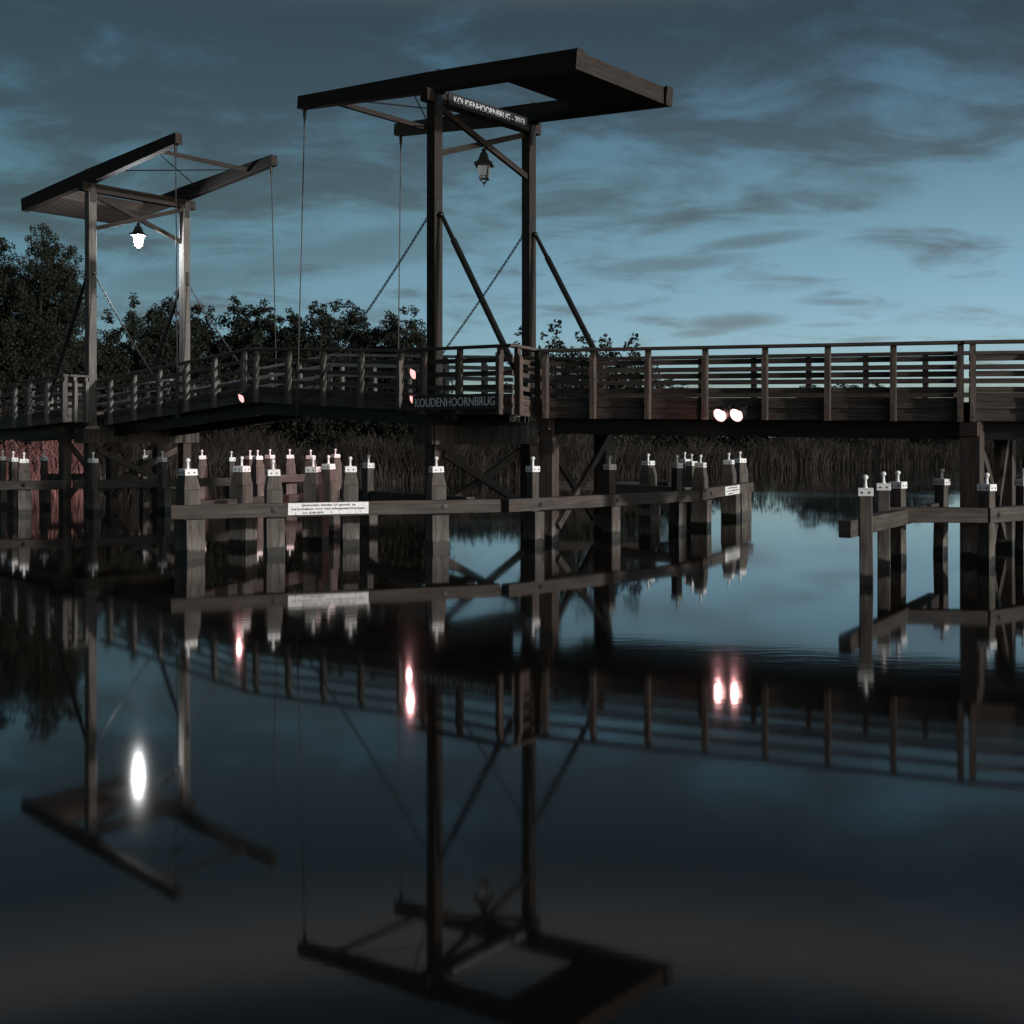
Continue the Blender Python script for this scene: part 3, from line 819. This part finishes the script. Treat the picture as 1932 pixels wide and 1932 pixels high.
def make_tree(name, h, rad, seed, leaf, per, mat, leaders, low=.18, open_=1.0):
    global rng
    rng = np.random.default_rng(seed); random.seed(seed)
    o = bpy.data.objects.new(name, None); COL.objects.link(o)
    m = MB()
    th = h * .72
    m.tube((0, 0, -.5), (random.uniform(-.1, .1) * rad, 0, th * .55), h * .022, h * .014, 9)
    m.tube((random.uniform(-.1, .1) * rad, 0, th * .5), (0, 0, th), h * .014, h * .004, 7)
    cen = []; rr = []
    for k in range(leaders):
        a = 2 * math.pi * k / leaders + random.uniform(-.4, .4)
        f = 0.15 if k == 0 else random.uniform(.45, .95)
        tip = Vector((math.cos(a) * rad * f, math.sin(a) * rad * f, h * (1.0 if k == 0 else random.uniform(.72, .97))))
        base = Vector((tip.x * .25, tip.y * .25, h * random.uniform(.15, .4)))
        m.tube(base * 1.0, base.lerp(tip, .85), h * .009, h * .002, 6)
        nn = int(9 * open_)
        for q in range(nn):
            s = (q + .5) / nn
            p = base.lerp(tip, s)
            w = rad * (.50 * math.sin(math.pi * min(1, .25 + .72 * s)) ** .8 + .05)
            for _ in range(4):
                off = np.array([random.gauss(0, w * .6), random.gauss(0, w * .6), random.gauss(0, w * .3)])
                c = np.array(p) + off
                if c[2] < h * low * .5: continue
                cen.append(c); rr.append(random.uniform(.28, .62) * (h / 10) * (1.0 if s < .85 else .55))
        cen.append(np.array(tip)); rr.append(.28 * h / 10)
    # skirts down to the ground
    for k in range(int(26 * open_)):
        a = random.uniform(0, 6.28); f = math.sqrt(random.random()) * rad
        cen.append(np.array([math.cos(a) * f, math.sin(a) * f, random.uniform(low * h * .5, h * .5)])); rr.append(random.uniform(.4, .75) * h / 10)
    m.build('trunk', 'bark', o)
    ps, sz = clumps(cen, rr, per, leaf)
    cards('crown', ps, None, sz, .55, mat, o)
    return o

TG = 'trees in the row behind the bridge'
protos = [make_tree('bushy_tree', 9.5, 2.3, 21, .085, 180, 'leaf', 7),
          make_tree('bushy_tree', 9.5, 2.0, 22, .085, 170, 'leaf', 6),
          make_tree('bushy_tree', 9.5, 2.6, 23, .085, 170, 'leaf', 8)]
loose = make_tree('loose_tree', 8, 1.9, 31, .12, 50, 'leaf_pale', 7, .2, .9)
bigp = make_tree('broad_tree', 12, 3.6, 41, .075, 190, 'leaf', 12, .1, 1.7)
first = {}
def place(proto, u, d, vtop, wscale, rz, label, group, hp, cat='tree'):
    o = proto if id(proto) not in first else copy_tree(proto)
    first[id(proto)] = 1
    zt = CH + (V0 - vtop) / F * d - .3
    s = zt / hp
    o.location = G(u, d, .3); o.scale = (s * wscale, s * wscale, s); o.rotation_euler = (0, 0, rz)
    tag(o, label, cat, group)
place(bigp, 62, 61, 428, .82, .3, 'tallest broad dark tree at the left picture edge', TG, 12)
row = [
 (195, 66, 590, 1.1, 'dark tree just right of the near post of the left gantry'),
 (-20, 62, 560, 1.2, 'lower tree cut by the left picture edge'),
 (130, 64, 620, 1.2, 'low tree between the broad left tree and the left gantry post'),
 (262, 68, 560, 1.0, 'double-topped tree in the gap between the left gantry posts'),
 (300, 66, 585, 1.0, 'tree with a flat top left of the lit gantry post'),
 (338, 70, 552, .9, 'slender tree rising behind the lit gantry post'),
 (392, 67, 582, 1.1, 'tree right of the lit post, behind its chain'),
 (452, 69, 563, 1.0, 'pointed tree left of the left hanger rod of the bridge'),
 (500, 67, 582, 1.0, 'tree behind the left gantry hanger rod at right'),
 (545, 69, 588, 1.0, 'tree between the two middle hanger rods'),
 (585, 67, 572, 1.0, 'peaked tree behind the near hanger rod of the right gantry'),
 (637, 69, 569, 1.0, 'pointed tree crossed by the long chain of the right gantry'),
 (690, 67, 590, 1.0, 'round tree left of the rear hanger rod of the right gantry'),
 (735, 69, 592, 1.0, 'tree behind the rear hanger rod'),
 (772, 66, 583, .85, 'last tree of the row, left of the right gantry post'),
]
for i, (u, d, v, w, lab) in enumerate(row):
    place(protos[(i + 1) % 3], u, d, v, w, i * 1.3, lab, TG, 9.5)
LG = 'small loose trees right of the right gantry'
for i, (u, d, v, w, lab) in enumerate([
 (1042, 72, 608, 1.0, 'loose leafy tree right beside the far post of the right gantry'),
 (1092, 74, 628, 1.0, 'loose low tree behind the right strut'),
 (1150, 76, 634, .9, 'thin leafy tree just right of the slanting strut'),
 (1190, 78, 633, .9, 'rightmost loose tree above the handrail'),
 ]):
    place(loose, u, d, v, w, i * 2.1, lab, LG, 8)
for i, (u, d, v, w, lab) in enumerate([
 (1262, 120, 708, 1.2, 'small distant tree seen low through the rails of the right span'),
 (1527, 150, 728, 1.6, 'faint distant tree top left of the dark far clump'),
 (1590, 150, 722, 2.6, 'dark rounded far clump seen through the middle rails'),
 (1640, 152, 722, 2.2, 'far clump right beside the rounded one'),
 (1725, 155, 735, 2.4, 'low distant clump left of the doubled railing post'),
 ]):
    place(protos[i % 3], u, d, v, w, i * 1.7 + .4, lab, 'distant trees behind the right span', 9.5)

# undergrowth and hedge behind the reeds
rng = np.random.default_rng(5); random.seed(5)
cen = []; rr = []
for k in range(2400):
    x = random.uniform(-36, 4); y = shore_y(x) + random.uniform(3.5, 9)
    hmax = 5.4 if x < -4 else 3.2
    cen.append(np.array([x, y, random.uniform(.5, hmax)])); rr.append(random.uniform(.45, .9))
ps, sz = clumps(cen, rr, 55, .12)
tag(cards('undergrowth', ps, None, sz, .6, 'bush'), 'dark tangled undergrowth behind the reeds', None, None, 'stuff')
cen = []; rr = []
for k in range(1500):
    x = random.uniform(2, 105); y = shore_y(x) + random.uniform(5, 22)
    top = 3.2 + 1.5 * math.sin(x * .31) * math.sin(x * .12 + 1)
    cen.append(np.array([x, y, random.uniform(.4, max(1.6, top))])); rr.append(random.uniform(.6, 1.2))
ps, sz = clumps(cen, rr, 34, .18)
tag(cards('far_hedge', ps, None, sz, .6, 'bush'), 'dark hedge line along the far shore', None, None, 'stuff')

# reeds
n = 80000
x = np.concatenate([rng.uniform(-34, 4, n * 6 // 10), rng.uniform(2, 95, n * 4 // 10)]); n = len(x)
y0 = np.interp(x, [p[0] for p in shore], [p[1] for p in shore])
y = y0 + rng.random(n) ** 1.3 * 3.6 - .3
clump = .5 + .5 * np.sin(x * .9 + np.sin(y * .7) * 2) * np.sin(x * .23 + 1.3)
h = rng.uniform(1.2, 2.3, n) * (.60 + .46 * clump) * (.86 + .28 * np.sin(x * 2.3 + y) ** 2) * np.where(x > 3, 1.05 + .22 * np.sin(x * .47) * np.sin(x * .19 + .6), 1.0) + (y - y0) * .12
wd = rng.uniform(.008, .020, n) * np.where(x > 5, 1.2, 1.0)
az = rng.uniform(0, 6.28, n); lean = (rng.normal(0, .22, n) + .12 * np.sin(x * 1.1)) * h; lean2 = rng.normal(0, .2, n) * h
v = np.zeros((n, 6, 3))
ca, sa = np.cos(az) * wd, np.sin(az) * wd
for j, (f, ww) in enumerate(((0, 1.0), (.55, .9), (1.0, .35))):
    px = x + lean * f ** 1.8; py = y + lean2 * f ** 1.8; pz = -.05 + h * f
    v[:, j * 2] = np.stack([px - ca * ww, py - sa * ww, pz], 1); v[:, j * 2 + 1] = np.stack([px + ca * ww, py + sa * ww, pz], 1)
idx = np.arange(n)[:, None] * 6
quads = np.concatenate([idx + np.array([0, 1, 3, 2]), idx + np.array([2, 3, 5, 4])], 1).reshape(-1, 4)
# plumes on a part of the stems
k = rng.random(n) < np.where(x < 4, .25, .10)
pp = v[k, 4]; hv = rng.uniform(.13, .26, k.sum()); pl_ = np.zeros((k.sum(), 4, 3)); ln = np.sign(lean[k]) * .05
pl_[:, 0] = pp + np.array([0, 0, -.06]); pl_[:, 2] = pp + np.stack([ln, 0 * ln, hv], 1)
pl_[:, 1] = pp + np.stack([.030 + ln * .5, 0 * ln, hv * .45], 1); pl_[:, 3] = pp + np.stack([-.030 + ln * .5, 0 * ln + .02, hv * .45], 1)
base = n * 6; m2 = k.sum()
quads = np.concatenate([quads, base + np.arange(m2 * 4).reshape(-1, 4)])
allv = np.concatenate([v.reshape(-1, 3), pl_.reshape(-1, 3)])
me = bpy.data.meshes.new('reeds')
me.vertices.add(len(allv)); me.vertices.foreach_set('co', allv.ravel())
me.loops.add(quads.size); me.loops.foreach_set('vertex_index', quads.ravel())
me.polygons.add(len(quads)); me.polygons.foreach_set('loop_start', np.arange(len(quads)) * 4)
me.update(calc_edges=True); me.materials.append(M['reed'])
ro = bpy.data.objects.new('reeds', me); COL.objects.link(ro)
tag(ro, 'tall reeds standing along the far water edge', None, None, 'stuff')

# ------------------------------------------------------------------ sky and sun
SUN_AZ, SUN_EL = R(126), R(9)            # azimuth clockwise from the view direction (+Y)
w = bpy.data.worlds.new('World'); scene.world = w; w.use_nodes = True
nt = w.node_tree; bg = nt.nodes['Background']
sky = nt.nodes.new('ShaderNodeTexSky'); sky.sky_type = 'NISHITA'; sky.sun_disc = False
sky.sun_elevation = SUN_EL; sky.sun_rotation = SUN_AZ; sky.air_density = 1.0; sky.dust_density = .6; sky.ozone_density = 3.0
tc = nt.nodes.new('ShaderNodeTexCoord').outputs['Generated']
sx = nt.nodes.new('ShaderNodeSeparateXYZ'); nt.links.new(tc, sx.inputs[0])
X, Y, Zc = sx.outputs
hyp = math_n(nt, 'SQRT', math_n(nt, 'ADD', math_n(nt, 'MULTIPLY', X, X), math_n(nt, 'MULTIPLY', Y, Y)))
az = math_n(nt, 'ARCTAN2', X, Y)
el = math_n(nt, 'DIVIDE', math_n(nt, 'MAXIMUM', Zc, 0.0), math_n(nt, 'MAXIMUM', hyp, .001))
def comb(a, b_, c):
    n = nt.nodes.new('ShaderNodeCombineXYZ')
    for i, q in enumerate((a, b_, c)):
        if isinstance(q, (int, float)): n.inputs[i].default_value = q
        else: nt.links.new(q, n.inputs[i])
    return n.outputs[0]
den = math_n(nt, 'ADD', math_n(nt, 'MAXIMUM', Zc, 0.0), .16)
plane = comb(math_n(nt, 'DIVIDE', X, den), math_n(nt, 'DIVIDE', Y, den), 0.0)
c1 = noise(nt, mapping(nt, plane, (.80, 1.05, 1), (0, 0, R(-32))), 3.0, 9, .60, .5)
c2 = noise(nt, mapping(nt, comb(az, el, 0.0), (3.0, 6.5, 1), (0, 0, R(-20))), 2.6, 7, .56, .6)
cl = math_n(nt, 'ADD', math_n(nt, 'MULTIPLY', c1, .72), math_n(nt, 'MULTIPLY', c2, .28))
# cover: heavy high up and to the left, clear low at right
cover = math_n(nt, 'ADD', math_n(nt, 'MULTIPLY', smooth(nt, el, .10, .36), .36), math_n(nt, 'MULTIPLY', az, -.22))
thick = smooth(nt, math_n(nt, 'ADD', cl, math_n(nt, 'MULTIPLY', cover, .50)), .465, .68)
lens_sum = None
wob = math_n(nt, 'MULTIPLY', math_n(nt, 'SUBTRACT', noise(nt, mapping(nt, comb(az, el, 0.0), (9, 30, 1)), 2.0, 5), .5), 1.5)
def px(u, v): return math.atan2(u - 966, F), (V0 - v) / math.hypot(F, u - 966)
for (u, v_, wu, hv_, slp, amp) in [(1425, 454, 115, 14, .10, .75), (1250, 500, 170, 17, .07, .75), (1385, 607, 95, 17, .02, .9), (1320, 628, 60, 9, .05, .7), (1585, 570, 75, 8, -.05, .65), (1560, 613, 60, 5, .0, .45), (1640, 640, 60, 6, .03, .6), (1205, 520, 90, 12, .0, .4), (700, 470, 260, 40, .16, .6), (420, 520, 240, 34, .14, .6), (250, 420, 200, 40, .1, .5)]:
    a0, e0 = px(u, v_)
    da = math_n(nt, 'SUBTRACT', az, a0)
    de = math_n(nt, 'SUBTRACT', math_n(nt, 'SUBTRACT', el, e0), math_n(nt, 'MULTIPLY', da, slp))
    q = math_n(nt, 'ADD', math_n(nt, 'POWER', math_n(nt, 'ABSOLUTE', math_n(nt, 'DIVIDE', da, wu / F)), 2.0), math_n(nt, 'POWER', math_n(nt, 'ABSOLUTE', math_n(nt, 'DIVIDE', de, hv_ / F)), 2.0))
    q = math_n(nt, 'ADD', q, wob)
    g = math_n(nt, 'MULTIPLY', math_n(nt, 'SUBTRACT', 1.0, smooth(nt, q, -.2, 1.6)), amp)
    lens_sum = g if lens_sum is None else math_n(nt, 'MAXIMUM', lens_sum, g)
thick = math_n(nt, 'MAXIMUM', thick, lens_sum)
# twilight brightening low in the right of the view, thinning upward
lit = math_n(nt, 'MULTIPLY', smooth(nt, az, -.55, .75), math_n(nt, 'SUBTRACT', 1.0, smooth(nt, el, .0, .5)))
tint = mix(nt, lit, (.40, .44, .45), (1.55, 1.50, 1.58))
skyc = mix(nt, 1.0, sky.outputs[0], tint, 'MULTIPLY')
skyc = mix(nt, 1.0, skyc, mix(nt, smooth(nt, el, .0, .22), (.84, .97, 1.22), (1.04, 1.05, .88)), 'MULTIPLY')
cloudc = mix(nt, 1.0, skyc, (.58, .45, .41), 'MULTIPLY')
final = mix(nt, math_n(nt, 'MULTIPLY', thick, .92), skyc, cloudc)
hump = math_n(nt, 'MULTIPLY', smooth(nt, el, .35, .45), math_n(nt, 'SUBTRACT', 1.0, smooth(nt, el, .42, .49)))  # grey band added above the view so the lower water mirrors paler
final = mix(nt, math_n(nt, 'MULTIPLY', hump, .8), final, (1.28, 1.33, 1.42))
final = mix(nt, 1.0, final, mix(nt, smooth(nt, el, .45, .62), (1.0, 1.0, 1.0), (.42, .42, .42)), 'MULTIPLY')
nt.links.new(final, bg.inputs['Color']); bg.inputs['Strength'].default_value = .145

sl_ = bpy.data.lights.new('sun', 'SUN'); sl_.energy = 2.7; sl_.angle = R(1.5); sl_.color = (1.0, .94, .89)
so = bpy.data.objects.new('sun', sl_); COL.objects.link(so)
sdir = Vector((math.sin(SUN_AZ) * math.cos(SUN_EL), math.cos(SUN_AZ) * math.cos(SUN_EL), math.sin(SUN_EL)))
so.rotation_euler = sdir.to_track_quat('Z', 'Y').to_euler(); so.location = (20, -30, 20)

# ------------------------------------------------------------------ camera and output
cam = bpy.data.cameras.new('camera'); co_ = bpy.data.objects.new('camera', cam); COL.objects.link(co_)
co_.location = (0, 0, CH); co_.rotation_euler = (R(90), 0, 0)
cam.sensor_width = 36; cam.lens = 36 * F / 1932; cam.shift_y = -(966 - V0) / 1932; cam.clip_end = 5000; cam.clip_start = .05
scene.camera = co_
scene.view_settings.view_transform = 'Standard'; scene.view_settings.look = 'None'
scene.view_settings.exposure = 0; scene.view_settings.gamma = 1
scene.cycles.use_denoising = True
scene.cycles.max_bounces = 6; scene.cycles.sample_clamp_indirect = 8
